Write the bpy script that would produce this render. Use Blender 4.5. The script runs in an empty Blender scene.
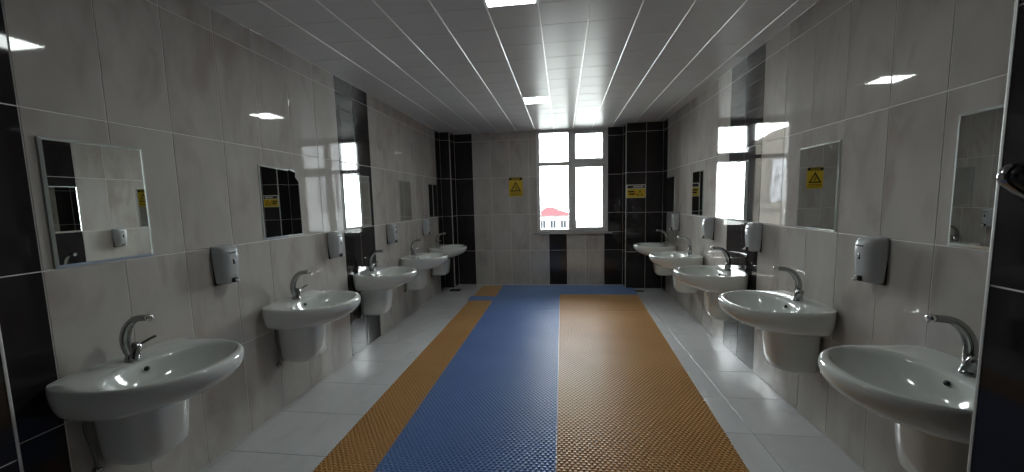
import bpy, bmesh, math, random
from mathutils import Vector, Matrix
random.seed(7)
S = bpy.context.scene
COL = S.collection
PI = math.pi

# ------------------------------------------------------------------ the room's measures (metres)
W = 3.4114            # left wall x=0, right wall x=W
H = 2.5006            # ceiling
YB = 6.719            # back wall
YP = 6.440            # front of the corner pilasters
YE = 1.062            # where the narrower entry ends
XEL, XER = 0.116, 2.885   # entry side walls
YF = -1.3             # wall behind the camera
ZJ = [0.0, 0.5715, 1.1715, 1.7715, 2.3715, H]

# ------------------------------------------------------------------ materials
def new_mat(name):
    m = bpy.data.materials.new(name); m.use_nodes = True
    nt = m.node_tree
    return m, nt, nt.nodes['Principled BSDF']
def N(nt, t, **kw):
    n = nt.nodes.new(t)
    for k, v in kw.items():
        if k.startswith('i_'): n.inputs[k[2:].replace('_', ' ')].default_value = v
        else: setattr(n, k, v)
    return n
def plain(name, col, rough=.5, metal=0, spec=.5, coat=0):
    m, nt, b = new_mat(name)
    b.inputs['Base Color'].default_value = (*col, 1); b.inputs['Roughness'].default_value = rough
    b.inputs['Metallic'].default_value = metal; b.inputs['Specular IOR Level'].default_value = spec
    b.inputs['Coat Weight'].default_value = coat; b.inputs['Coat Roughness'].default_value = .03
    return m
def ramp(nt, fac, stops):
    r = nt.nodes.new('ShaderNodeValToRGB')
    e = r.color_ramp.elements
    while len(e) < len(stops): e.new(.5)
    for el, (p, c) in zip(e, stops): el.position = p; el.color = (*c, 1)
    nt.links.new(fac, r.inputs[0]); return r.outputs[0]
def tile_mat(name, stops, rough, scale, stretch, vein=None, bump=0.0, spec=.5):
    """polished ceramic: clouded colour that starts anew on every tile"""
    m, nt, b = new_mat(name)
    tc = N(nt, 'ShaderNodeTexCoord'); geo = N(nt, 'ShaderNodeNewGeometry')
    mp = N(nt, 'ShaderNodeMapping'); mp.inputs['Scale'].default_value = stretch
    nt.links.new(tc.outputs['Object'], mp.inputs['Vector'])
    mul = N(nt, 'ShaderNodeMath', operation='MULTIPLY'); mul.inputs[1].default_value = 37.0
    nt.links.new(geo.outputs['Random Per Island'], mul.inputs[0])
    no = N(nt, 'ShaderNodeTexNoise', noise_dimensions='4D'); no.inputs['Scale'].default_value = scale
    no.inputs['Detail'].default_value = 5; no.inputs['Roughness'].default_value = .62; no.inputs['Distortion'].default_value = .8
    nt.links.new(mp.outputs[0], no.inputs['Vector']); nt.links.new(mul.outputs[0], no.inputs['W'])
    col = ramp(nt, no.outputs['Fac'], stops)
    if vein:
        n2 = N(nt, 'ShaderNodeTexNoise', noise_dimensions='4D'); n2.inputs['Scale'].default_value = scale * vein[1]
        n2.inputs['Detail'].default_value = 3; n2.inputs['Distortion'].default_value = 1.5
        nt.links.new(mp.outputs[0], n2.inputs['Vector']); nt.links.new(mul.outputs[0], n2.inputs['W'])
        a = ramp(nt, n2.outputs['Fac'], vein[2])
        mx = N(nt, 'ShaderNodeMix', data_type='RGBA'); mx.inputs[7].default_value = (*vein[0], 1)
        nt.links.new(a, mx.inputs[0]); nt.links.new(col, mx.inputs[6]); col = mx.outputs[2]
    nt.links.new(col, b.inputs['Base Color'])
    b.inputs['Roughness'].default_value = rough; b.inputs['Specular IOR Level'].default_value = spec
    if bump:
        n3 = N(nt, 'ShaderNodeTexNoise'); n3.inputs['Scale'].default_value = 3.5
        nt.links.new(tc.outputs['Object'], n3.inputs['Vector'])
        bp = N(nt, 'ShaderNodeBump'); bp.inputs['Strength'].default_value = bump; bp.inputs['Distance'].default_value = .004
        nt.links.new(n3.outputs['Fac'], bp.inputs['Height']); nt.links.new(bp.outputs[0], b.inputs['Normal'])
    return m
blk = (0, 0, 0); wht = (1, 1, 1)
M = {}
M['light'] = tile_mat('greige polished tile', [(.25, (.38, .352, .325)), (.5, (.485, .46, .432)), (.75, (.54, .52, .497))], .035, 2.6, (1, 1, .45),
                      vein=((.30, .235, .205), 1.5, [(.50, blk), (.74, (.55, .55, .55))]), bump=.05, spec=.4)
M['dark'] = tile_mat('black brown polished tile', [(.3, (.019, .0165, .0175)), (.7, (.032, .028, .029))], .04, 2.2, (1, 1, .5),
                     vein=((.16, .15, .145), 5.0, [(.72, blk), (.77, (.7, .7, .7))]), bump=.05, spec=.25)
M['grout'] = plain('pale grout', (.80, .79, .77), .6)
M['floor'] = tile_mat('pale grey floor tile', [(.25, (.46, .465, .47)), (.55, (.56, .565, .57)), (.8, (.62, .625, .63))], .20, 2.0, (1, .5, 1),
                      vein=((.40, .40, .40), 2.0, [(.58, blk), (.75, (.5, .5, .5))]), bump=.03)
M['floor_joint'] = plain('grey floor joint', (.16, .155, .15), .8)
M['panel'] = plain('satin ceiling panel', (.74, .745, .75), .27, spec=.12)
M['rail'] = plain('bright ceiling rail', (.95, .95, .95), .35, metal=.5)
M['alu'] = plain('brushed aluminium trim', (.50, .50, .48), .45, metal=.3)
M['pvc'] = plain('white window plastic', (.62, .62, .62), .3)
M['sillstone'] = plain('grey marble sill', (.45, .44, .43), .2)
M['plaster'] = plain('painted plaster', (.42, .41, .40), .8)
M['ceramic'] = plain('white sanitary ceramic', (.66, .685, .66), .10, spec=.5, coat=.5)
M['chrome'] = plain('chrome', (.36, .36, .36), .17, metal=1)
M['chrome_bright'] = plain('bright chrome', (.85, .85, .85), .12, metal=1)
M['hole'] = plain('dark opening', (.004, .004, .004), .6)
M['hose'] = plain('grey braided hose', (.16, .155, .14), .45, metal=.3)
M['mirror'] = plain('silvered glass', (.80, .83, .81), .0, metal=1)
M['mirror_edge'] = plain('ground glass edge', (.72, .78, .74), .12, metal=.5)
M['abs'] = plain('light grey plastic', (.46, .48, .49), .25)
M['abs_dark'] = plain('black plastic', (.012, .012, .013), .25)
M['navy'] = plain('dark lettering', (.02, .025, .05), .5)
M['tip'] = plain('white plastic push tip', (.75, .75, .75), .25)
M['yellow'] = plain('yellow sign vinyl', (.62, .43, .015), .35)
M['ink'] = plain('black print', (.008, .008, .008), .35)
M['paper'] = plain('white print', (.75, .75, .72), .4)
M['red'] = plain('red print', (.45, .05, .03), .4)
def mat_plastic(name, a, b2):
    m, nt, b = new_mat(name)
    tc = N(nt, 'ShaderNodeTexCoord'); no = N(nt, 'ShaderNodeTexNoise'); no.inputs['Scale'].default_value = 1.6; no.inputs['Detail'].default_value = 4
    nt.links.new(tc.outputs['Object'], no.inputs['Vector'])
    nt.links.new(ramp(nt, no.outputs['Fac'], [(.3, a), (.7, b2)]), b.inputs['Base Color'])
    b.inputs['Roughness'].default_value = .42; b.inputs['Specular IOR Level'].default_value = .9
    return m
M['blue'] = mat_plastic('blue ribbed vinyl', (.135, .230, .47), (.165, .27, .52))
M['orange'] = mat_plastic('orange ribbed vinyl', (.48, .275, .10), (.55, .325, .13))
def emit(name, col, s):
    m = bpy.data.materials.new(name); m.use_nodes = True; nt = m.node_tree
    nt.nodes.remove(nt.nodes['Principled BSDF'])
    e = N(nt, 'ShaderNodeEmission'); e.inputs[0].default_value = (*col, 1); e.inputs[1].default_value = s
    nt.links.new(e.outputs[0], nt.nodes['Material Output'].inputs[0]); return m
M['led'] = emit('lit light diffuser', (.93, 1.0, .97), 9.0)
def glass_mat():
    m = bpy.data.materials.new('window glass'); m.use_nodes = True; nt = m.node_tree
    nt.nodes.remove(nt.nodes['Principled BSDF'])
    t = N(nt, 'ShaderNodeBsdfTransparent'); g = N(nt, 'ShaderNodeBsdfGlossy'); g.inputs['Roughness'].default_value = 0
    f = N(nt, 'ShaderNodeFresnel'); f.inputs[0].default_value = 1.45
    mx = N(nt, 'ShaderNodeMixShader')
    t.inputs[0].default_value = (.95, .97, .96, 1)
    nt.links.new(f.outputs[0], mx.inputs[0]); nt.links.new(t.outputs[0], mx.inputs[1]); nt.links.new(g.outputs[0], mx.inputs[2])
    nt.links.new(mx.outputs[0], nt.nodes['Material Output'].inputs[0]); return m
M['glass'] = glass_mat()
M['facade'] = plain('cream render', (.085, .077, .066), .9, spec=0)
M['facade_white'] = plain('white render', (.12, .12, .12), .9, spec=0)
M['roof'] = plain('red roof tiles', (.036, .015, .0165), .9, spec=0)
M['facade_window'] = plain('dark facade glass', (.012, .013, .015), .2, spec=0)
M['foil'] = plain('silver sheeting', (.20, .20, .21), .15, metal=1)
M['ground'] = plain('pale ground', (.2, .2, .19), .9, spec=0)

# ------------------------------------------------------------------ mesh helpers
class MB:
    def __init__(s): s.v = []; s.f = []; s.m = []; s.mats = []; s.smooth = []
    def mi(s, mat):
        if mat not in s.mats: s.mats.append(mat)
        return s.mats.index(mat)
    def face(s, pts, mat, smooth=False):
        n = len(s.v); s.v += [tuple(p) for p in pts]; s.f.append(tuple(range(n, n + len(pts)))); s.m.append(s.mi(mat)); s.smooth.append(smooth)
    def add(s, verts, faces, mat, smooth=False):
        n = len(s.v); s.v += [tuple(p) for p in verts]; k = s.mi(mat)
        for f in faces: s.f.append(tuple(i + n for i in f)); s.m.append(k); s.smooth.append(smooth)
    def box(s, lo, hi, mat):
        x0, y0, z0 = lo; x1, y1, z1 = hi
        v = [(x0, y0, z0), (x1, y0, z0), (x1, y1, z0), (x0, y1, z0), (x0, y0, z1), (x1, y0, z1), (x1, y1, z1), (x0, y1, z1)]
        s.add(v, [(0, 3, 2, 1), (4, 5, 6, 7), (0, 1, 5, 4), (1, 2, 6, 5), (2, 3, 7, 6), (3, 0, 4, 7)], mat)
    def bbox(s, lo, hi, mat, bev=.004, seg=2, smooth=True):
        bm = bmesh.new(); bmesh.ops.create_cube(bm, size=1)
        for v in bm.verts:
            for k in range(3): v.co[k] = lo[k] + (v.co[k] + .5) * (hi[k] - lo[k])
        bmesh.ops.bevel(bm, geom=bm.edges[:], offset=bev, segments=seg, profile=.5, affect='EDGES')
        s.bm(bm, mat, smooth)
    def bm(s, bm, mat, smooth=True):
        bm.verts.index_update()
        s.add([v.co[:] for v in bm.verts], [tuple(v.index for v in f.verts) for f in bm.faces], mat, smooth); bm.free()
    def prism(s, outline, axis, a, b, mat, smooth=False):
        """closed outline (list of 2-D points in the two other axes) extruded along an axis from a to b"""
        def P(p, t):
            q = list(p); q.insert(axis, t); return tuple(q)
        n = len(outline)
        v = [P(p, a) for p in outline] + [P(p, b) for p in outline]
        f = [tuple(range(n))[::-1], tuple(range(n, 2 * n))] + [(i, (i + 1) % n, n + (i + 1) % n, n + i) for i in range(n)]
        s.add(v, f, mat, smooth)
    def loft(s, rings, mat, smooth=True, cap0=False, cap1=False):
        n = len(rings[0]); v = [p for r in rings for p in r]; f = []
        for k in range(len(rings) - 1):
            for i in range(n): f.append((k * n + i, k * n + (i + 1) % n, (k + 1) * n + (i + 1) % n, (k + 1) * n + i))
        if cap0: f.append(tuple(range(n))[::-1])
        if cap1: f.append(tuple(range((len(rings) - 1) * n, len(rings) * n)))
        s.add(v, f, mat, smooth)
    def tube(s, path, radii, mat, seg=12, flat=1.0, side=None):
        path = [Vector(p) for p in path]; rings = []
        ref = Vector(side) if side else Vector((0, 1, 0))
        for i, p in enumerate(path):
            t = (path[min(i + 1, len(path) - 1)] - path[max(i - 1, 0)]).normalized()
            a = ref - t * ref.dot(t)
            if a.length < 1e-4: a = Vector((1, 0, 0)) - t * t.x
            a.normalize(); b = t.cross(a); r = radii[i] if isinstance(radii, (list, tuple)) else radii
            rings.append([p + a * (r * flat * math.cos(2 * PI * k / seg)) + b * (r * math.sin(2 * PI * k / seg)) for k in range(seg)])
        s.loft(rings, mat, True, True, True)
    def build(s, name, parent=None, loc=(0, 0, 0), recalc=True):
        me = bpy.data.meshes.new(name); me.from_pydata(s.v, [], s.f); me.validate()
        for m in s.mats: me.materials.append(m)
        if len(me.polygons) == len(s.f):
            me.polygons.foreach_set('material_index', s.m); me.polygons.foreach_set('use_smooth', s.smooth)
        if recalc:
            bm = bmesh.new(); bm.from_mesh(me); bmesh.ops.recalc_face_normals(bm, faces=bm.faces[:]); bm.to_mesh(me); bm.free()
        o = bpy.data.objects.new(name, me); COL.objects.link(o); o.location = loc
        if parent: o.parent = parent
        return o
def spline(pts, n=6):
    """Catmull-Rom through points"""
    P = [Vector(p) for p in pts]; P = [P[0] * 2 - P[1]] + P + [P[-1] * 2 - P[-2]]; out = []
    for i in range(1, len(P) - 2):
        for k in range(n):
            t = k / n; a, b, c, d = P[i - 1:i + 3]
            out.append(.5 * ((2 * b) + (c - a) * t + (2 * a - 5 * b + 4 * c - d) * t * t + (3 * b - a - 3 * c + d) * t ** 3))
    out.append(P[-2]); return out
def sharpen(o, ang=40):
    me = o.data; bm = bmesh.new(); bm.from_mesh(me)
    bmesh.ops.remove_doubles(bm, verts=bm.verts[:], dist=1e-5)
    for e in bm.edges:
        if len(e.link_faces) == 2 and e.calc_face_angle(0) > math.radians(ang): e.smooth = False
    bm.to_mesh(me); bm.free(); return o
def tag(o, label, cat, group=None, kind=None):
    o['label'] = label; o['category'] = cat
    if group: o['group'] = group
    if kind: o['kind'] = kind
    return o
def struct(o, label=None, cat=None):
    o['kind'] = 'structure'
    if label: o['label'] = label
    if cat: o['category'] = cat
    return o
def thing(name, label, cat, loc, rotz=0, group=None):
    o = bpy.data.objects.new(name, None); COL.objects.link(o); o.location = loc; o.rotation_euler = (0, 0, rotz)
    o.empty_display_size = .1
    return tag(o, label, cat, group)
def dup(root, label, loc, rotz=None):
    r = root.copy(); COL.objects.link(r); r.location = loc; r['label'] = label
    if rotz is not None: r.rotation_euler = (0, 0, rotz)
    for ch in list(root.children):
        c = ch.copy(); COL.objects.link(c); c.parent = r
        for g in list(ch.children):
            d = g.copy(); COL.objects.link(d); d.parent = c
    return r

# ------------------------------------------------------------------ tiled surfaces
def rect_minus(r, h):
    """rectangle r minus hole h, both (u0,v0,u1,v1)"""
    u0, v0, u1, v1 = r; a0, b0, a1, b1 = h
    if a0 >= u1 or a1 <= u0 or b0 >= v1 or b1 <= v0: return [r]
    out = []
    if b0 > v0: out.append((u0, v0, u1, b0))
    if b1 < v1: out.append((u0, b1, u1, v1))
    lo, hi = max(v0, b0), min(v1, b1)
    if a0 > u0: out.append((u0, lo, a0, hi))
    if a1 < u1: out.append((a1, lo, u1, hi))
    return [q for q in out if q[2] - q[0] > .004 and q[3] - q[1] > .004]
def tiles(mb, P, us, vs, pick, gap=.0042, cham=.0014, depth=.0016, wob=.0006, hole=None, rnd=None):
    """P(u,v,w) -> point, w = height above the tile face; pick(i,j) -> material"""
    rnd = rnd or random
    for i in range(len(us) - 1):
        for j in range(len(vs) - 1):
            mat = pick(i, j)
            cells = [(us[i], vs[j], us[i + 1], vs[j + 1])]
            if hole: cells = rect_minus(cells[0], hole)
            for (u0, v0, u1, v1) in cells:
                g = gap / 2; c = cham
                if u1 - u0 < 3 * gap or v1 - v0 < 3 * gap: continue
                w = [-abs(rnd.uniform(0, wob)) for _ in range(4)]
                o = [(u0 + g, v0 + g), (u1 - g, v0 + g), (u1 - g, v1 - g), (u0 + g, v1 - g)]
                n = [(u0 + g + c, v0 + g + c), (u1 - g - c, v0 + g + c), (u1 - g - c, v1 - g - c), (u0 + g + c, v1 - g - c)]
                v = [P(a, b, -depth) for a, b in o] + [P(a, b, -c * .7 + w[k]) for k, (a, b) in enumerate(o)] + [P(a, b, w[k]) for k, (a, b) in enumerate(n)]
                f = [(8, 9, 10, 11)]
                for k in range(4):
                    l = (k + 1) % 4
                    f += [(k, l, 4 + l, 4 + k), (4 + k, 4 + l, 8 + l, 8 + k)]
                mb.add(v, f, mat)

T = .10  # wall body
L_, D_ = M['light'], M['dark']
# left wall
yl = [YE - .30, 1.1385 - .0, 1.2655]
yl = [.762, 1.062, 1.2655, 1.557, 1.853, 2.166, 2.466, 2.778, 3.092, 3.4073, 3.7075, 4.0086, 4.322, 4.636, 4.950, 5.264, 5.578, 5.892, 6.205, YP]
dl = {1, 9, 10, 18}
mb = MB(); mb.box((-T, YE - .3, -T), (-.0022, YB + T, H), M['grout'])
tiles(mb, lambda u, v, w: (w, u, v), yl[1:], ZJ, lambda i, j: D_ if (i + 1) in dl else L_)
struct(mb.build('wall_left', recalc=False), 'left wall of greige and black tiles behind the left basins', 'wall')
# right wall
yr = [1.062, 1.2655, 1.56, 1.8596, 2.1475, 2.4494, 2.7426, 3.053, 3.3636, 3.672, 3.980, 4.292, 4.604, 4.916, 5.228, 5.540, 5.852, 6.19, YP]
dr = {0, 8, 9, 17}
mb = MB(); mb.box((W + .0022, YE - .3, -T), (W + T, YB + T, H), M['grout'])
tiles(mb, lambda u, v, w: (W - w, u, v), yr, ZJ, lambda i, j: D_ if i in dr else L_)
struct(mb.build('wall_right', recalc=False), 'right wall of greige and black tiles behind the right basins', 'wall')
# back wall with the window opening
WX0, WX1, WZ0, WZ1 = 1.517, 2.636, .866, 2.489
xb = [0.0, .165, .4663, .766, 1.076, 1.387, 1.698, 1.990, 2.285, 2.580, 2.8703, W]
def pick_back(i, j):
    if i in (0, 1, 10, 9): return D_
    if i == 6 and j <= 1: return D_
    return L_
mb = MB()
for r in ((-.1, -T, WX0, H), (WX1, -T, W + .1, H), (WX0, -T, WX1, WZ0), (WX0, WZ1, WX1, H)):
    mb.box((r[0], YB + .0022, r[1]), (r[2], YB + .15, r[3]), M['grout'])
tiles(mb, lambda u, v, w: (u, YB - w, v), xb, ZJ, pick_back, hole=(WX0, WZ0, WX1, WZ1 + .05))
struct(mb.build('wall_back', recalc=False), 'tiled back wall around the window', 'wall')
# pilasters in the back corners
def pilaster(name, x0, x1, xs, side, label):
    mb = MB(); e = .0022
    lo = x0 if side > 0 else x0 + e; hi = x1 - e if side > 0 else x1
    mb.box((lo, YP + e, 0), (hi, YB - .001, H), M['grout'])
    tiles(mb, lambda u, v, w: (u, YP - w, v), xs, ZJ, lambda i, j: D_)
    xf = x1 if side > 0 else x0
    tiles(mb, lambda u, v, w: (xf + side * w, u, v), [YP, YB], ZJ, lambda i, j: D_)
    struct(mb.build(name, recalc=False), label, 'pilaster')
pilaster('pilaster', 0.0, .165, [0.0, .165], 1, 'narrow black tiled pilaster in the left back corner')
pilaster('pilaster', 2.8703, W, [2.8703, 3.166, W], -1, 'wide black tiled pilaster right of the window')
# entry: narrower walls either side of the camera
def entry(name, x, sgn, label):
    mb = MB(); e = .0022; xo = -T if sgn > 0 else W + T
    a, b = (xo, x - e) if sgn > 0 else (x + e, xo)
    mb.box((a, YF, -T), (b, YE - e, H), M['grout'])
    us = [YE - .3 * k for k in range(8, -1, -1)]; us[0] = YF
    tiles(mb, lambda u, v, w: (x + sgn * w, u, v), us, ZJ, lambda i, j: D_)
    ret = [0.0, x] if sgn > 0 else [x, 3.166, W]
    tiles(mb, lambda u, v, w: (u, YE + w, v), ret, ZJ, lambda i, j: D_)
    struct(mb.build(name, recalc=False), label, 'wall')
entry('wall_entry_left', XEL, 1, 'black tiled entry wall at the left edge')
entry('wall_entry_right', XER, -1, 'black tiled entry wall with bright corner edge at the right side')
mb = MB(); mb.box((-T, YF - T, -T), (W + T, YF, H), M['plaster'])
struct(mb.build('wall_front'), 'plastered wall behind the camera', 'wall')
# aluminium corner trims
def corner(name, x, y, sx, sy, label, r=.006):
    """quarter-round edge profile on an outer tile corner; sx, sy point out of the corner"""
    mb = MB(); n = 5
    pts = [(x - sx * r, y + sy * .0012)]
    for k in range(n + 1):
        a = k / n * PI / 2
        pts.append((x - sx * r + sx * (r + .0012) * math.sin(a), y - sy * r + sy * (r + .0012) * math.cos(a)))
    pts += [(x + sx * .0012, y - sy * r * 1.8), (x - sx * .003, y - sy * r * 1.8), (x - sx * r * 1.8, y - sy * .003), (x - sx * r * 1.8, y + sy * .0012)]
    mb.prism(pts, 2, .0, H - .001, M['alu'], False)
    struct(mb.build(name), label, 'trim')
corner('trim_1', .165, YP, 1, -1, 'pale metal edge strip on the left back pilaster')
corner('trim_2', 2.8703, YP, -1, -1, 'pale metal edge strip on the right back pilaster')
corner('trim_3', XER, YE, -1, 1, 'bright metal edge strip on the black wall at right', .0055)
corner('trim_4', XEL, YE, 1, 1, 'pale metal edge strip at the lower left edge', .006)

# floor
xf = [-.2, .02, .62, 1.22, 1.82, 2.42, 3.02, W + .2]; yf = [1.985 + .45 * k for k in range(-8, 12)]
xf[0] = 0; xf[-1] = W; yf = [YF] + [y for y in yf if YF + .05 < y < YB - .05] + [YB]
mb = MB(); mb.box((-T, YF - T, -T), (W + T, YB + .42, -.0021), M['floor_joint'])
tiles(mb, lambda u, v, w: (u, v, w), xf, yf, lambda i, j: M['floor'], gap=.003, wob=.0002, cham=.0006)
struct(mb.build('floor', recalc=False), 'pale grey polished tile floor', 'floor')
# ceiling of clip-in metal panels
LAMPS = [(1.5035, 2.1615, 'near'), (1.5035, 4.5735, 'far')]
PX, PY = .2975, .3015
xs = [.0155 + PX * k for k in range(1, 12)]; xs = [0.0] + xs + [W]
ys = [2.463 + PY * k for k in range(-12, 14)]; ys = [YF] + [y for y in ys if YF + .05 < y < YB - .04] + [YB]
mb = MB(); mb.box((-T, YF - T, H + .006), (W + T, YB + .42, H + .1), M['rail'])
for i in range(len(xs) - 1):
    for j in range(len(ys) - 1):
        x0, x1, y0, y1 = xs[i], xs[i + 1], ys[j], ys[j + 1]
        if x1 - x0 < .02: continue
        cx, cy = (x0 + x1) / 2, (y0 + y1) / 2
        if any(abs(cx - lx - PX / 2) < .1 and abs(cy - ly - PY / 2) < .1 for lx, ly, _ in LAMPS): continue
        if i == 0: x0 -= .006
        if i == len(xs) - 2: x1 += .006
        g, h, c = .0030, .0009, .0022
        w = [random.uniform(-.0006, .0006) for _ in range(4)]; bow = random.uniform(.0002, .0012)
        o = [(x0 + g, y0 + h), (x1 - g, y0 + h), (x1 - g, y1 - h), (x0 + g, y1 - h)]
        n = [(x0 + g + c, y0 + h + c * .6), (x1 - g - c, y0 + h + c * .6), (x1 - g - c, y1 - h - c * .6), (x0 + g + c, y1 - h - c * .6)]
        v = [(a, b, H + .006) for a, b in o] + [(a, b, H + .0016 + w[k]) for k, (a, b) in enumerate(o)] + [(a, b, H + w[k]) for k, (a, b) in enumerate(n)]
        f = [(8, 11, 10, 9)]
        for k in range(4):
            l = (k + 1) % 4
            f += [(l, k, 4 + k, 4 + l), (4 + l, 4 + k, 8 + k, 8 + l)]
        mb.add(v, f, M['panel'])
        # light tee strip along the lengthwise joint
for x in xs[1:-1]:
    mb.prism([(x + .005 * math.cos(PI * k / 6), H + .0012 - .0042 * math.sin(PI * k / 6)) for k in range(7)], 1, YF, YB - .001, M['rail'], True)
struct(mb.build('ceiling', recalc=False), 'grey metal panel ceiling with bright lengthwise rails', 'ceiling')
# ceiling lights
for k, (lx, ly, _) in enumerate(LAMPS):
    lab = ('lit square ceiling light panel closest to camera, cut by the top of the picture', 'lit square ceiling light panel in front of the window')[k]
    t = thing('ceiling_light', lab, 'ceiling light', (lx + PX / 2, ly + PY / 2, H), 0, 'square ceiling lights')
    a, b = PX / 2 - .003, PY / 2 - .002
    mb = MB(); q = .011
    for lo, hi in (((-a, -b, -.003), (a, -b + q, .005)), ((-a, b - q, -.003), (a, b, .005)), ((-a, -b + q, -.003), (-a + q, b - q, .005)), ((a - q, -b + q, -.003), (a, b - q, .005))):
        mb.box(lo, hi, M['rail'])
    mb.build('frame', t)
    mb = MB(); mb.box((-a + q, -b + q, -.001), (a - q, b - q, .004), M['led']); d = mb.build('diffuser', t); d['label'] = 'glowing white diffuser'

# ------------------------------------------------------------------ window
win = thing('window_1', 'white plastic window of four panes in the back wall', 'window', ((WX0 + WX1) / 2, YB, WZ0)); win['kind'] = 'structure'
def wl(x, z): return (x - (WX0 + WX1) / 2, z - WZ0)
def frame_rect(mb, x0, z0, x1, z1, w, y0, y1, mat, wb=None, wt=None, wr=None):
    wb = wb or w; wt = wt or w; wr = wr or w
    a, b = wl(x0, z0); c, d = wl(x1, z1)
    for lo, hi in (((a, y0, b), (a + w, y1, d)), ((c - wr, y0, b), (c, y1, d)), ((a + w, y0, b), (c - wr, y1, b + wb)), ((a + w, y0, d - wt), (c - wr, y1, d))):
        mb.bbox(lo, hi, mat, .003, 1, False)
Y0, Y1 = .012, .072
mb = MB()
frame_rect(mb, WX0, WZ0, WX1, WZ1, .048, Y0, Y1, M['pvc'], wb=.048, wt=.032, wr=.044)
a, b = wl(2.020, WZ0 + .045); c, d = wl(2.098, WZ1 - .030); mb.bbox((a, Y0, b), (c, Y1, d), M['pvc'], .003, 1, False)       # mullion
a, b = wl(WX0 + .045, 1.936); c, d = wl(2.025, 1.998); mb.bbox((a, Y0, b), (c, Y1, d), M['pvc'], .003, 1, False)             # transoms
a, b = wl(2.098, 1.940); c, d = wl(WX1 - .044, 1.996); mb.bbox((a, Y0, b), (c, Y1, d), M['pvc'], .003, 1, False)
mb.build('window_frame', win)
def sash(x0, z0, x1, z1, w):
    mb = MB(); frame_rect(mb, x0, z0, x1, z1, w, -.006, .05, M['pvc']); return mb.build('sash', win)
sash(2.094, .898, 2.600, 1.944, .047); sash(2.094, 1.992, 2.600, 2.466, .046)
panes = [(WX0 + .040, WZ0 + .040, 2.03, 1.945), (WX0 + .036, 1.984, 2.03, WZ1 - .022), (2.137, .941, 2.557, 1.90), (2.137, 2.034, 2.557, 2.424)]
for x0, z0, x1, z1 in panes:
    mb = MB(); a, b = wl(x0, z0); c, d = wl(x1, z1); mb.box((a, .036, b), (c, .040, d), M['glass']); mb.build('pane', win)
mb = MB(); a, b = wl(2.107, 1.40)
mb.bbox((a - .014, -.018, b - .035), (a + .014, -.006, b + .035), M['pvc'], .004); mb.tube([(a, -.018, b + .01), (a, -.038, b + .01), (a, -.042, b - .01), (a, -.042, b - .10)], [.009, .009, .010, .008], M['pvc'], 10)
hd = mb.build('handle', win); hd['label'] = 'white turning handle of the sash'
mb = MB()
for z in (1.03, 1.80, 2.08, 2.38):
    a, b = wl(2.604, z); mb.tube([(a, -.006, b - .035), (a, -.006, b + .035)], .007, M['pvc'], 8)
mb.build('hinge', win)
mb = MB(); a, b = wl(1.440, .838); c, d = wl(2.702, .866); mb.bbox((a, -.045, b), (c, -.0005, d), M['sillstone'], .004); mb.box((wl(WX0, 0)[0] + .001, -.0004, -.012), (wl(WX1, 0)[0] - .001, .17, 0.0), M['sillstone'])
mb.build('window_sill', win)

# ------------------------------------------------------------------ floor mats (moulded vinyl, rows of raised studs)
def mat(name, label, quad, material, seams=(), group=None, off=0, lift=0):
    """quad: (x0 near, x0 far, x1 near, x1 far, y near, y far)"""
    x0n, x0f, x1n, x1f, ya, yb = quad
    def xl(y): t = (y - ya) / (yb - ya); return x0n + (x0f - x0n) * t
    def xr(y): t = (y - ya) / (yb - ya); return x1n + (x1f - x1n) * t
    mb = MB(); z0, z1, z2 = .0006 + lift, .0025 + lift, .0125 + lift
    g = .0
    q = [(x0n + g, ya + g), (x1n - g, ya + g), (x1f - g, yb - g), (x0f + g, yb - g)]
    mb.add([(a, b, z0) for a, b in q] + [(a, b, z1) for a, b in q], [(4, 5, 6, 7), (0, 1, 5, 4), (1, 2, 6, 5), (2, 3, 7, 6), (3, 0, 4, 7), (3, 2, 1, 0)], material)
    px, py = .0285, .0205; row = 0; y = ya + py * .6
    sx = [s for k, s in seams if k == 'x']; sy = [s for k, s in seams if k == 'y']
    V = []; F = []
    while y < yb - py * .4:
        if 1:
            lx, rx = xl(y) + .0008, xr(y) - .0008
            x = xl(y) + px * (.5 if row % 2 == 0 else 0)
            while x < rx + .009:
                x0, x1 = max(x - .0112, lx), min(x + .0112, rx)
                if x1 - x0 > .004:
                    n = len(V); c = min(.0033, (x1 - x0) * .3); b, d = .0072, .0040
                    V += [(x0, y - b, z1), (x1, y - b, z1), (x1, y + b, z1), (x0, y + b, z1), (x0 + c, y - d, z2), (x1 - c, y - d, z2), (x1 - c, y + d, z2), (x0 + c, y + d, z2)]
                    F += [(n + 4, n + 5, n + 6, n + 7), (n, n + 1, n + 5, n + 4), (n + 1, n + 2, n + 6, n + 5), (n + 2, n + 3, n + 7, n + 6), (n + 3, n, n + 4, n + 7)]
                x += px
        y += py; row += 1
    mb.add(V, F, material)
    for s in (): mb.box((s - .004, ya + .004, z1 - .0005), (s + .004, yb - .004, z2 - .004), material)
    for s in ():
        mb.box((xl(s) + .004, s - .0035, z1 - .0005), (xr(s) - .004, s + .0035, z2 - .004), material)
    o = mb.build(name, recalc=False); return tag(o, label, 'floor mat', group)
G = 'ribbed floor mats'
YM = 5.075
mat('floor_mat', 'long blue ribbed mat running down the middle of the floor', (.937, .937, 1.883, 1.873, .45, YM), M['blue'], [('x', 1.60)] + [('y', 1.95 + .47 * k) for k in range(-3, 7)], G)
mat('floor_mat', 'blue mat section past the dark seam, left of the orange one', (.939, .939, 1.873, 1.871, YM + .012, 5.985), M['blue'], [('x', 1.42), ('y', 5.53)], G)
mat('floor_mat', 'blue mat strip lying across the room under the window', (.939, .939, 2.990, 2.990, 5.985, 6.640), M['blue'], [('x', 1.42), ('x', 1.9), ('x', 2.4)], G)
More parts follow.
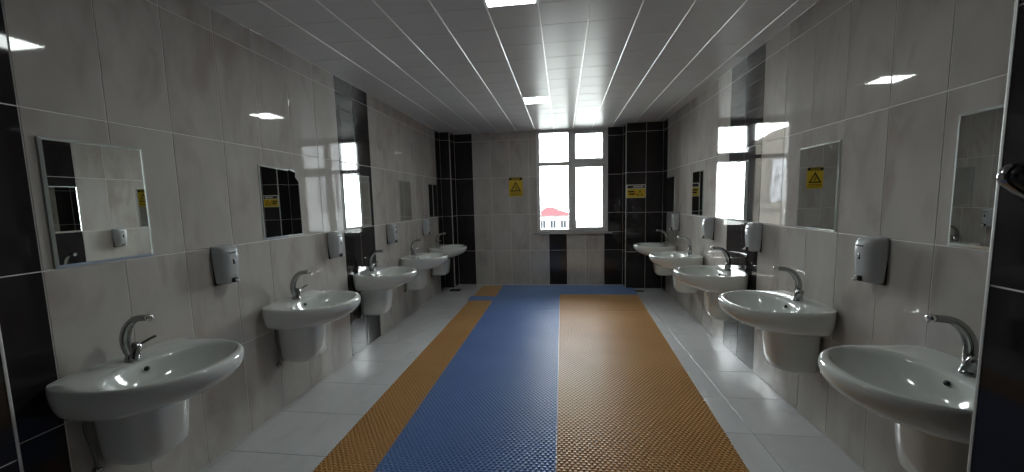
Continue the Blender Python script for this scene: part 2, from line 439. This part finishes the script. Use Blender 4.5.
mat('floor_mat', 'wide orange ribbed mat along the right of the blue mat', (1.883, 1.873, 2.792, 2.948, .45, YM), M['orange'], [('x', 2.21)] + [('y', 1.62 + .345 * k) for k in range(-3, 10)], G)
mat('floor_mat', 'orange mat section on the right past the dark seam', (1.873, 1.871, 2.948, 2.980, YM + .012, 5.985), M['orange'], [('x', 2.21), ('y', 5.42)], G)
mat('floor_mat', 'narrow orange mat strip along the left of the blue mat', (.617, .600, .937, .937, .45, 5.575), M['orange'], [('y', 1.9 + .9 * k) for k in range(-1, 5)], G)
mat('floor_mat', 'small blue mat piece between two orange pieces at the back left', (.565, .565, .939, .939, 5.575, 5.840), M['blue'], [], G)
mat('floor_mat', 'short orange mat piece at the back left by the black pilaster', (.600, .600, .939, .939, 5.840, 6.560), M['orange'], [], G)

# floor drains
def drain(label, x, y, w, d):
    t = thing('floor_drain', label, 'drain', (x, y, 0))
    mb = MB(); mb.bbox((-w / 2, -d / 2, .0003), (w / 2, d / 2, .004), M['chrome'], .002, 1, False); mb.build('rim', t)
    mb = MB()
    for k in range(6):
        xx = -w / 2 + w * (k + .75) / 6.5
        mb.box((xx - w * .045, -d / 2 + .012, .0041), (xx + w * .045, d / 2 - .012, .0046), M['hole'])
    mb.build('slot', t)
drain('dark floor drain in front of the left pilaster', .215, 6.25, .17, .17)
drain('dark floor drain in front of the right pilaster', 3.035, 6.24, .16, .10)

# ------------------------------------------------------------------ wash basin
ZR = .747
def outline(n=72, a=.296, back=.0, xc=.180, front=.336, pf=2.25, pb=5.0):
    """plan of the basin: bulging front, squarer back flat on the wall (x=0). Returns n points."""
    out = []
    for k in range(n):
        t = 2 * PI * k / n; c, s = math.cos(t), math.sin(t)
        p = pf if c > 0 else pb; b = front if c > 0 else xc
        r = (abs(c) ** p + abs(s) ** p) ** (-1 / p)
        out.append((xc + b * r * c, a * r * s))
    return out
def make_basin():
    root = thing('wash_basin', '', 'wash basin', (0, 0, ZR), 0, 'wall hung wash basins')
    O = outline(); n = len(O)
    def ell(cx, ax, ay, p=2.2):
        out = []
        for k in range(n):
            t = 2 * PI * k / n; c, s = math.cos(t), math.sin(t); r = (abs(c) ** p + abs(s) ** p) ** (-1 / p)
            out.append((cx + ax * r * c, ay * r * s))
        return out
    def mix(A, B, t): return [(a[0] + (b[0] - a[0]) * t, a[1] + (b[1] - a[1]) * t) for a, b in zip(A, B)]
    def sc(A, sx, sy): return [(a[0] * sx, a[1] * sy) for a in A]
    BE = ell(.300, .166, .252)           # edge of the bowl
    def R(A, z, tilt=0): return [(x, y, z + (tilt * max(0, (.14 - x)) if tilt else 0)) for x, y in A]
    rings = [R(ell(.275, .022, .022, 2), -.128), R(ell(.277, .05, .06, 2), -.125), R(ell(.287, .095, .130), -.112), R(ell(.291, .130, .19), -.080),
             R(ell(.296, .152, .230), -.040), R(ell(.299, .161, .245), -.016), R(BE, -.007), R(mix(BE, O, .12), -.002),
             R(mix(BE, O, .35), .001, .03), R(mix(BE, O, .6), .002, .04), R(sc(O, .985, .982), .001, .05), R(sc(O, .995, .995), -.004, .05), R(O, -.013, .05),
             R(sc(O, 1.0, 1.0), -.030), R(sc(O, .985, .985), -.055), R(sc(O, .94, .955), -.085), R(sc(O, .86, .91), -.112), R(sc(O, .76, .85), -.133),
             R(sc(O, .66, .72), -.150), R(sc(O, .58, .50), -.165), R(sc(O, .52, .36), -.178), R(sc(O, .3, .2), -.180)]
    mb = MB(); mb.loft(rings, M['ceramic'], True, True, True); sharpen(mb.build('bowl', root), 60)
    # waste outlet and overflow
    mb = MB(); mb.tube([(.275, 0, -.1275), (.275, 0, -.1235), (.275, 0, -.1225)], [.030, .030, .022], M['chrome'], 20); mb.build('waste_outlet', root)
    mb = MB(); mb.tube([(.1462, 0, -.0345), (.1535, 0, -.0325)], [.0095, .0095], M['hole'], 16); o = mb.build('overflow_hole', root); o['label'] = 'dark round overflow hole'
    # half pedestal
    def ped(hw, f, z):
        out = []
        for k in range(40):
            t = 2 * PI * k / 40; c, s = math.cos(t), math.sin(t); p = 3.2 if c > 0 else 7
            r = (abs(c) ** p + abs(s) ** p) ** (-1 / p); b = f - .1
            out.append((.1 + (b if c > 0 else .092) * r * c, hw * r * s, z))
        return out
    mb = MB(); mb.loft([ped(.138, .256, -.150), ped(.136, .253, -.20), ped(.132, .249, -.27), ped(.127, .242, -.34), ped(.121, .234, -.382), ped(.110, .220, -.404), ped(.09, .20, -.416), ped(.06, .165, -.420)], M['ceramic'], True, True, True)
    sharpen(mb.build('half_pedestal', root), 60)
    # mixer tap: body leaning aside, swan spout, lever
    zt = .006
    fx = .085
    mb = MB(); mb.tube([(fx, 0, zt - .002), (fx, 0, zt + .006), (fx, 0, zt + .008), (fx, .004, zt + .022), (fx, .016, zt + .045), (fx, .024, zt + .060), (fx, .027, zt + .064)], [.0275, .0275, .025, .0245, .022, .020, .012], M['chrome'], 20)
    body = mb.build('tap_body', root)
    sp = spline([(fx, -.004, zt + .012), (fx - .008, -.012, zt + .055), (fx - .007, -.014, zt + .10), (fx + .013, -.014, zt + .147), (fx + .055, -.014, zt + .182), (fx + .118, -.014, zt + .190)], 6)
    m_ = len(sp)
    mb = MB(); mb.tube(sp, [.0165 + .0045 * math.sin(PI * min(1, i / (m_ * .8))) - .0035 * i / m_ for i in range(m_)], M['chrome'], 14, .95); mb.build('spout', body)
    e = Vector(sp[-1]); d = Vector((.9, 0, -.25)).normalized()
    mb = MB(); mb.tube([e - d * .006, e + d * .012, e + d * .015], [.0148, .0148, .010], M['chrome_bright'], 16); o = mb.build('nozzle', body); o['label'] = 'bright chrome nozzle'
    mb = MB(); mb.tube(spline([(fx, .022, zt + .054), (fx + .012, .042, zt + .060), (fx + .026, .064, zt + .072), (fx + .036, .080, zt + .079)], 4), [.011, .010, .0085, .0075, .007, .0068, .0066, .0064, .0062, .006, .006, .006, .0045], M['chrome'], 10, 1.3); mb.build('lever', body)
    # flexible supply hose between pedestal and wall
    mb = MB(); mb.tube(spline([(.03, -.155, -.145), (.028, -.165, -.22), (.032, -.152, -.31), (.02, -.135, -.39), (.004, -.13, -.42)], 5), .0065, M['hose'], 8)
    mb.tube([(.0006, -.13, -.42), (.022, -.13, -.42)], .013, M['chrome'], 12); mb.build('supply_hose', root)
    return root
yL = [1.470, 2.572, 3.722, 4.832, 5.845]
yR = [1.575, 2.635, 3.705, 4.775, 5.815]
labL = ['white wall hung wash basin beside the black tiles at lower left', 'white left wall basin, second from camera, before the black tile column',
        'white left wall basin standing before the black tile column', 'white left wall basin just past the black tile column',
        'white left wall basin in the corner by the narrow black pilaster']
labR = ['white wall hung basin cut off by the black wall edge at right', 'white right wall basin, second from camera, under the mirror showing a sign',
        'white right wall basin standing before the black tile column', 'white right wall basin just past the black tile column',
        'white right wall basin in the corner by the wide black pilaster']
base = make_basin(); base['label'] = labL[0]; base.location = (0.001, yL[0], ZR)
for y, l in list(zip(yL, labL))[1:]: dup(base, l, (0.001, y, ZR))
for y, l in zip(yR, labR): dup(base, l, (W - .001, y, ZR), PI)

# ------------------------------------------------------------------ mirrors
def mirror(label, side, y0, y1, z0=1.176, z1=1.672, chip=None, tilt=0):
    """frameless bevelled mirror hung on a side wall; outline in (y, z)"""
    x = 0.0 if side > 0 else W
    t = thing('wall_mirror', label, 'mirror', (x, (y0 + y1) / 2, z0), 0, 'frameless wall mirrors')
    t.location.x += side * abs(tilt) * (y1 - y0) / 2; t.rotation_euler = (0, 0, side * tilt)
    hw, h = (y1 - y0) / 2, z1 - z0; s = side
    out = [(-hw, 0), (hw, 0), (hw, h), (-hw, h)]
    if chip: out = [(-hw, 0), (hw, 0), (hw, h - .085), (hw - .035, h - .052), (hw - .03, h - .02), (hw - .09, h - .004), (hw - .12, h - .012), (-hw, h)]
    b = .011; th = .0065; cen = (0, h / 2)
    inn = [(y - math.copysign(b, y - cen[0]), z - math.copysign(b, z - cen[1])) for y, z in out]
    n = len(out)
    mb = MB()
    v = [(s * (.0006 + th), y, z) for y, z in inn]; mb.face(v, M['mirror']); mb.build('silvered_glass', t)
    mb = MB()
    V = [(s * .0006, y, z) for y, z in out] + [(s * (.0006 + th * .45), y, z) for y, z in out] + [(s * (.0006 + th), y, z) for y, z in inn]
    F = [tuple(range(n))] + [(k, (k + 1) % n, n + (k + 1) % n, n + k) for k in range(n)] + [(n + k, n + (k + 1) % n, 2 * n + (k + 1) % n, 2 * n + k) for k in range(n)]
    mb.add(V, F, M['mirror_edge']); o = mb.build('bevelled_edge', t); o['label'] = 'bright bevelled glass edge'
    return t
mirror('frameless mirror over the lower left basin, nearest the left edge', 1, 1.302, 1.686, tilt=.008)
mirror('left wall mirror with a chipped top corner, reflecting black tiles', 1, 2.418, 2.822, 1.180, 1.664, chip=True)
mirror('left wall mirror on the black tile column, reflecting the bright window', 1, 3.436, 3.945)
mirror('grey looking left wall mirror between black column and pilaster', 1, 4.690, 5.068)
mirror('left wall mirror in the back corner, reflecting black tiles', 1, 5.760, 6.180)
mirror('right wall mirror cut off by the black wall edge', -1, 1.405, 1.800, tilt=.0065)
mirror('right wall mirror reflecting the yellow warning sign whole', -1, 2.465, 2.853)
mirror('right wall mirror on the black tile column, full of window glare', -1, 3.572, 3.975)
mirror('right wall mirror just past the black tile column', -1, 4.628, 5.003)
mirror('right wall mirror in the back corner by the wide pilaster', -1, 5.773, 6.185)

# ------------------------------------------------------------------ soap dispensers
def make_dispenser():
    root = thing('soap_dispenser', '', 'soap dispenser', (0, 0, 1.06), 0, 'wall soap dispensers')
    def sec(z, d, hw, p=3.5):
        out = []
        for k in range(32):
            t = 2 * PI * k / 32; c, s = math.cos(t), math.sin(t)
            q = p if c > 0 else 9; r = (abs(c) ** q + abs(s) ** q) ** (-1 / q)
            out.append((d / 2 + d / 2 * r * c, hw * r * s, z))
        return out
    mb = MB()
    mb.loft([sec(-.105, .060, .038), sec(-.102, .074, .045), sec(-.094, .082, .049), sec(-.05, .088, .0515), sec(.0, .092, .0535), sec(.05, .094, .055), sec(.085, .090, .055), sec(.100, .080, .053), sec(.108, .062, .048), sec(.110, .04, .04)], M['abs'], True, True, True)
    sharpen(mb.build('housing', root), 60)
    mb = MB(); mb.bbox((0.0003, -.050, -.112), (.014, .050, .100), M['abs_dark'], .004); mb.build('back_plate', root)
    mb = MB(); mb.bbox((.0885, -.008, .005), (.0935, .008, .036), M['abs_dark'], .002); o = mb.build('level_window', root); o['label'] = 'small dark level window'
    mb = MB()
    for k, (a, b) in enumerate(((-.024, -.015), (-.0125, -.004), (-.0015, .008), (.0105, .023))): mb.bbox((.089, a, .066 + .001 * (k % 2)), (.0937, b, .074), M['navy'], .0012, 1)
    o = mb.build('lettering', root); o['label'] = 'small dark lettering'
    mb = MB(); mb.bbox((.066, -.016, -.098), (.098, .016, -.072), M['abs_dark'], .004); mb.tube([(.085, 0, -.080), (.108, 0, -.092), (.116, 0, -.088)], [.009, .008, .005], M['tip'], 10); o = mb.build('push_tip', root); o['label'] = 'white push tip'
    return root
dL = [2.055, 3.185, 4.335, 5.500]; dR = [2.135, 3.345, 4.335, 5.555]
dlabL = ['grey soap dispenser between the two left basins closest to camera', 'grey soap dispenser just before the left black tile column',
         'grey soap dispenser just past the left black tile column', 'grey soap dispenser deepest on the left wall']
dlabR = ['grey soap dispenser above and between the two right basins closest to camera', 'grey soap dispenser just before the right black tile column',
         'grey soap dispenser just past the right black tile column', 'grey soap dispenser deepest on the right wall']
db = make_dispenser(); db['label'] = dlabL[0]; db.location = (.0005, dL[0], 1.072)
for y, l in list(zip(dL, dlabL))[1:]: dup(db, l, (.0005, y, 1.062))
for y, l in zip(dR, dlabR): dup(db, l, (W - .0005, y, 1.068), PI)

# ------------------------------------------------------------------ signs
def tri(mb, cx, cz, r, y, mat, th=.0006):
    pts = [(cx, cz + r), (cx - r * .92, cz - r * .62), (cx + r * .92, cz - r * .62)]
    mb.prism(pts, 1, y - th, y, mat)
sx, sz = 1.170, 1.618
sg = thing('warning_sign', 'upright yellow warning sign with black triangle on greige tiles left of window', 'sign', (sx, YB, sz))
mb = MB(); mb.bbox((-.112, -.006, -.155), (.112, -.001, .155), M['yellow'], .003, 1, False); mb.build('plate', sg)
mb = MB(); mb.box((-.108, -.0066, .108), (.108, -.0061, .150), M['ink'])
for k in range(6): mb.box((-.062 + k * .022, -.0071, .120), (-.062 + k * .022 + .014, -.0067, .139), M['yellow'])
mb.build('header', sg)
mb = MB(); tri(mb, 0, -.012, .098, -.0061, M['ink'], .0006); tri(mb, 0, -.013, .066, -.0068, M['yellow'], .0006)
mb.tube([(-.004, -.0076, .018), (-.004, -.0078, .019)], .011, M['ink'], 10, side=(1, 0, 0))
for p, q, r in (((-.004, .008), (.010, -.018), .006), ((.010, -.018), (-.006, -.044), .005), ((.010, -.018), (.032, -.042), .005), ((-.002, .002), (-.024, -.008), .004)):
    mb.tube([(p[0], -.0077, p[1]), (q[0], -.0077, q[1])], r, M['ink'], 6)
mb.build('pictogram', sg)
mb = MB()
for z, a, h in ((-.096, .085, .007), (-.118, .100, .008), (-.138, .06, .005)): mb.box((-a, -.0066, z - h / 2), (a, -.0061, z + h / 2), M['ink'])
o = mb.build('caption', sg)
sg = thing('warning_sign', 'wide yellow sign with black header on the black pilaster', 'sign', (3.022, YP, 1.49))
mb = MB(); mb.bbox((-.142, -.006, -.098), (.142, -.001, .100), M['paper'], .003, 1, False); mb.build('plate', sg)
mb = MB(); mb.box((-.134, -.0066, -.093), (.134, -.0061, .036), M['yellow']); mb.build('yellow_field', sg)
mb = MB(); mb.box((-.128, -.0066, .044), (.128, -.0061, .088), M['ink'])
for k in range(8): mb.box((-.040 + k * .0185, -.0071, .056), (-.040 + k * .0185 + .013, -.0067, .078), M['paper'])
mb.build('header', sg)
mb = MB()
mb.bbox((-.105, -.0074, -.052), (-.020, -.0062, -.028), M['ink'], .001, 1, False); mb.bbox((-.118, -.0074, -.016), (-.030, -.0062, .008), M['ink'], .001, 1, False)
mb.tube([(.006, -.0075, -.05), (-.022, -.0075, .012)], .006, M['red'], 6)
tri(mb, .060, -.032, .052, -.0062, M['ink']); tri(mb, .060, -.033, .034, -.0069, M['yellow'])
mb.build('pictogram', sg)

# ------------------------------------------------------------------ dark fitting on the entry wall at the right edge
t = thing('door_pull', 'black rounded pull with a chrome rim on the black wall at right edge', 'handle', (XER, .985, 1.40))
def teardrop(r0, y0, z0, r1, y1, z1, n=16):
    """hull of two discs in a plane"""
    d = math.hypot(y1 - y0, z1 - z0); a = math.atan2(z1 - z0, y1 - y0); b = math.acos((r0 - r1) / d)
    out = []
    for k in range(n + 1):
        t_ = a + b + (2 * PI - 2 * b) * k / n; out.append((y0 + r0 * math.cos(t_), z0 + r0 * math.sin(t_)))
    for k in range(n + 1):
        t_ = a - b + 2 * b * k / n; out.append((y1 + r1 * math.cos(t_), z1 + r1 * math.sin(t_)))
    return out
def tdl(r0, r1, y, sh=0): return [(x + sh, y, z) for x, z in teardrop(r0, -.0365, .0135, r1, .010, -.004)]
mb = MB(); mb.loft([tdl(.0235, .037, .010), tdl(.0262, .040, .006), tdl(.0262, .040, -.006), tdl(.0240, .038, -.009)], M['chrome'], True, True, True)
o = sharpen(mb.build('chrome_rim', t), 50); o['label'] = 'chrome rim'
mb = MB(); mb.loft([tdl(.0215, .0355, -.0092, .002), tdl(.0215, .0355, -.016, .002), tdl(.018, .032, -.024, .002), tdl(.010, .024, -.028, .002)], M['abs_dark'], True, True, True); sharpen(mb.build('grip', t), 50)

# ------------------------------------------------------------------ outside
def house(name, label, loc, rotz, w, d, h, wall, rows, cols, roof=None, rise=0.0):
    t = thing(name, label, 'building', loc, rotz)
    mb = MB(); mb.box((-w / 2, 0, 0), (w / 2, d, h), wall); mb.build('wall', t)
    for r in range(rows):
        for c in range(cols):
            x = -w / 2 + w * (c + .5) / cols; z = h * (r + .5) / rows
            mb = MB(); a, b = min(.75, w / cols * .24), min(.8, h / rows * .2)
            mb.box((x - a, -.03, z - b), (x + a, .0, z + b), M['facade_window']); mb.box((x - a - .1, -.05, z - b - .1), (x + a + .1, -.031, z - b), M['facade_white']); mb.box((x - .04, -.05, z - b), (x + .04, -.031, z + b), M['facade_white']); mb.build('window', t)
    mb = MB()
    if roof:
        e = .6
        lo = [(-w / 2 - e, -e, h), (w / 2 + e, -e, h), (w / 2 + e, d + e, h), (-w / 2 - e, d + e, h)]
        hi = [(-w / 2 + w * .28, d / 2, h + rise), (-w / 2 + w * .42, d / 2, h + rise)]
        mb.add(lo + hi, [(0, 1, 5, 4), (1, 2, 5), (2, 3, 4, 5), (3, 0, 4), (3, 2, 1, 0)], roof)
    else:
        mb.box((-w / 2 - .2, -.2, h), (w / 2 + .2, d + .2, h + .35), wall)
    mb.build('roof', t); return t
house('house', 'pale house with red hipped roof seen through the lower left pane', (.45, 62, -6.2), 0, 4.6, 6, 5.3, M['facade_white'], 2, 3, M['roof'], 1.3)
# wings of the same building beside the window, seen only as reflections in the polished side walls
t = thing('building_wing', 'cream outside wall seen only reflected in right wall tiles', 'building', (0, 9.5, 0))
mb = MB(); mb.prism([(-3.0, -9), (.83, -9), (.83, 2.52), (.42, 2.74), (-1.2, 3.3), (-3.0, 3.0)], 1, 0, .15, M['facade']); mb.build('wall', t)
t = thing('building_wing', 'pale outside wall seen only reflected in left wall tiles', 'building', (0, 9.5, 0))
mb = MB(); mb.box((3.46, 0, -9), (8, .15, 4.2), M['facade_white']); mb.build('wall', t)
mb = MB(); mb.bbox((3.53, -.06, 1.29), (4.02, -.0, 2.19), M['facade_window'], .01, 1, False); f = mb.build('window', t)
mb = MB()
for k in range(11): mb.box((3.56, -.075, 1.33 + .078 * k), (3.99, -.0605, 1.38 + .078 * k), M['facade_white'])
mb.build('shutter_slats', f)
mb = MB(); nx, nz = 26, 44; rr = random.Random(3)
def fold(u, v): return .016 * math.sin(15 * u + 5 * v + 2 * math.sin(4 * v)) + .014 * math.sin(29 * u - 11 * v) + .01 * math.sin(31 * v + 6 * u)
G1 = [[(.13 + .39 * i / nx + .012 * math.sin(7 * j / nz), 9.451 + fold(i / nx, j / nz), 1.22 + .91 * j / nz) for i in range(nx + 1)] for j in range(nz + 1)]
V = [p for row in G1 for p in row]; V2 = [(x, y + .004, z) for x, y, z in V]; m_ = len(V); w1 = nx + 1
F = [(j * w1 + i, j * w1 + i + 1, (j + 1) * w1 + i + 1, (j + 1) * w1 + i) for j in range(nz) for i in range(nx)]
F2 = [tuple(m_ + k for k in f[::-1]) for f in F]
rim = [i for i in range(w1)] + [j * w1 + nx for j in range(1, nz + 1)] + [nz * w1 + i for i in range(nx - 1, -1, -1)] + [j * w1 for j in range(nz - 1, 0, -1)]
F3 = [(rim[(k + 1) % len(rim)], rim[k], m_ + rim[k], m_ + rim[(k + 1) % len(rim)]) for k in range(len(rim))]
mb.add(V + V2, F + F2 + F3, M['foil'], True)
lb = MB(); lb.bbox((-.4, 9.36, 1.10), (.80, 9.4995, 1.2195), M['facade'], .008, 1, False); struct(lb.build('ledge_outside'), 'cream ledge on the outside wall', 'ledge')
tag(mb.build('crumpled_sheet'), 'crumpled silver sheet hanging outside, seen only reflected in right wall tiles', 'sheet')
mb = MB(); mb.box((-120, 9, -10), (120, 200, -9), M['ground']); struct(mb.build('ground_outside'), 'pale ground far below the window', 'ground')

# ------------------------------------------------------------------ sky, daylight, camera
w = bpy.data.worlds.new('overcast sky'); S.world = w; w.use_nodes = True
bg = w.node_tree.nodes['Background']; bg.inputs[0].default_value = (.93, .965, 1.0, 1); bg.inputs[1].default_value = 9.0
pl = bpy.data.lights.new('window portal', 'AREA'); pl.shape = 'RECTANGLE'; pl.size = WX1 - WX0; pl.size_y = WZ1 - WZ0
pl.cycles.is_portal = True
po = bpy.data.objects.new('window_portal', pl); COL.objects.link(po); po.location = ((WX0 + WX1) / 2, YB + .10, (WZ0 + WZ1) / 2); po.rotation_euler = (-PI / 2, 0, 0)

yaw, pitch, roll = .1374, .1082, -.0254
cy, sy, cp, sp_, cr, sr = math.cos(yaw), math.sin(yaw), math.cos(pitch), math.sin(pitch), math.cos(roll), math.sin(roll)
F_ = Vector((-sy * cp, cy * cp, -sp_)); R_ = Vector((cy, sy, 0)); U_ = R_.cross(F_)
R2 = R_ * cr + U_ * sr; U2 = -R_ * sr + U_ * cr
cam = bpy.data.cameras.new('camera'); co = bpy.data.objects.new('camera', cam); COL.objects.link(co)
co.matrix_world = Matrix(((R2.x, U2.x, -F_.x, 1.9287), (R2.y, U2.y, -F_.y, 0), (R2.z, U2.z, -F_.z, 1.3883), (0, 0, 0, 1)))
cam.sensor_fit = 'HORIZONTAL'; cam.sensor_width = 36; cam.lens = 410 / 1024 * 36
cam.shift_x = (512 - 506.93) / 1024; cam.shift_y = (245.88 - 236) / 1024
cam.clip_start = .02; cam.clip_end = 500
S.camera = co
S.view_settings.view_transform = 'Standard'; S.view_settings.look = 'None'; S.view_settings.gamma = 1; S.view_settings.use_curve_mapping = False
S.view_settings.exposure = 2.05
S.cycles.max_bounces = 12; S.cycles.diffuse_bounces = 6; S.cycles.glossy_bounces = 6; S.cycles.transparent_max_bounces = 12
S.cycles.use_denoising = True; S.cycles.sample_clamp_indirect = 6
S.cycles.caustics_reflective = False; S.cycles.caustics_refractive = False
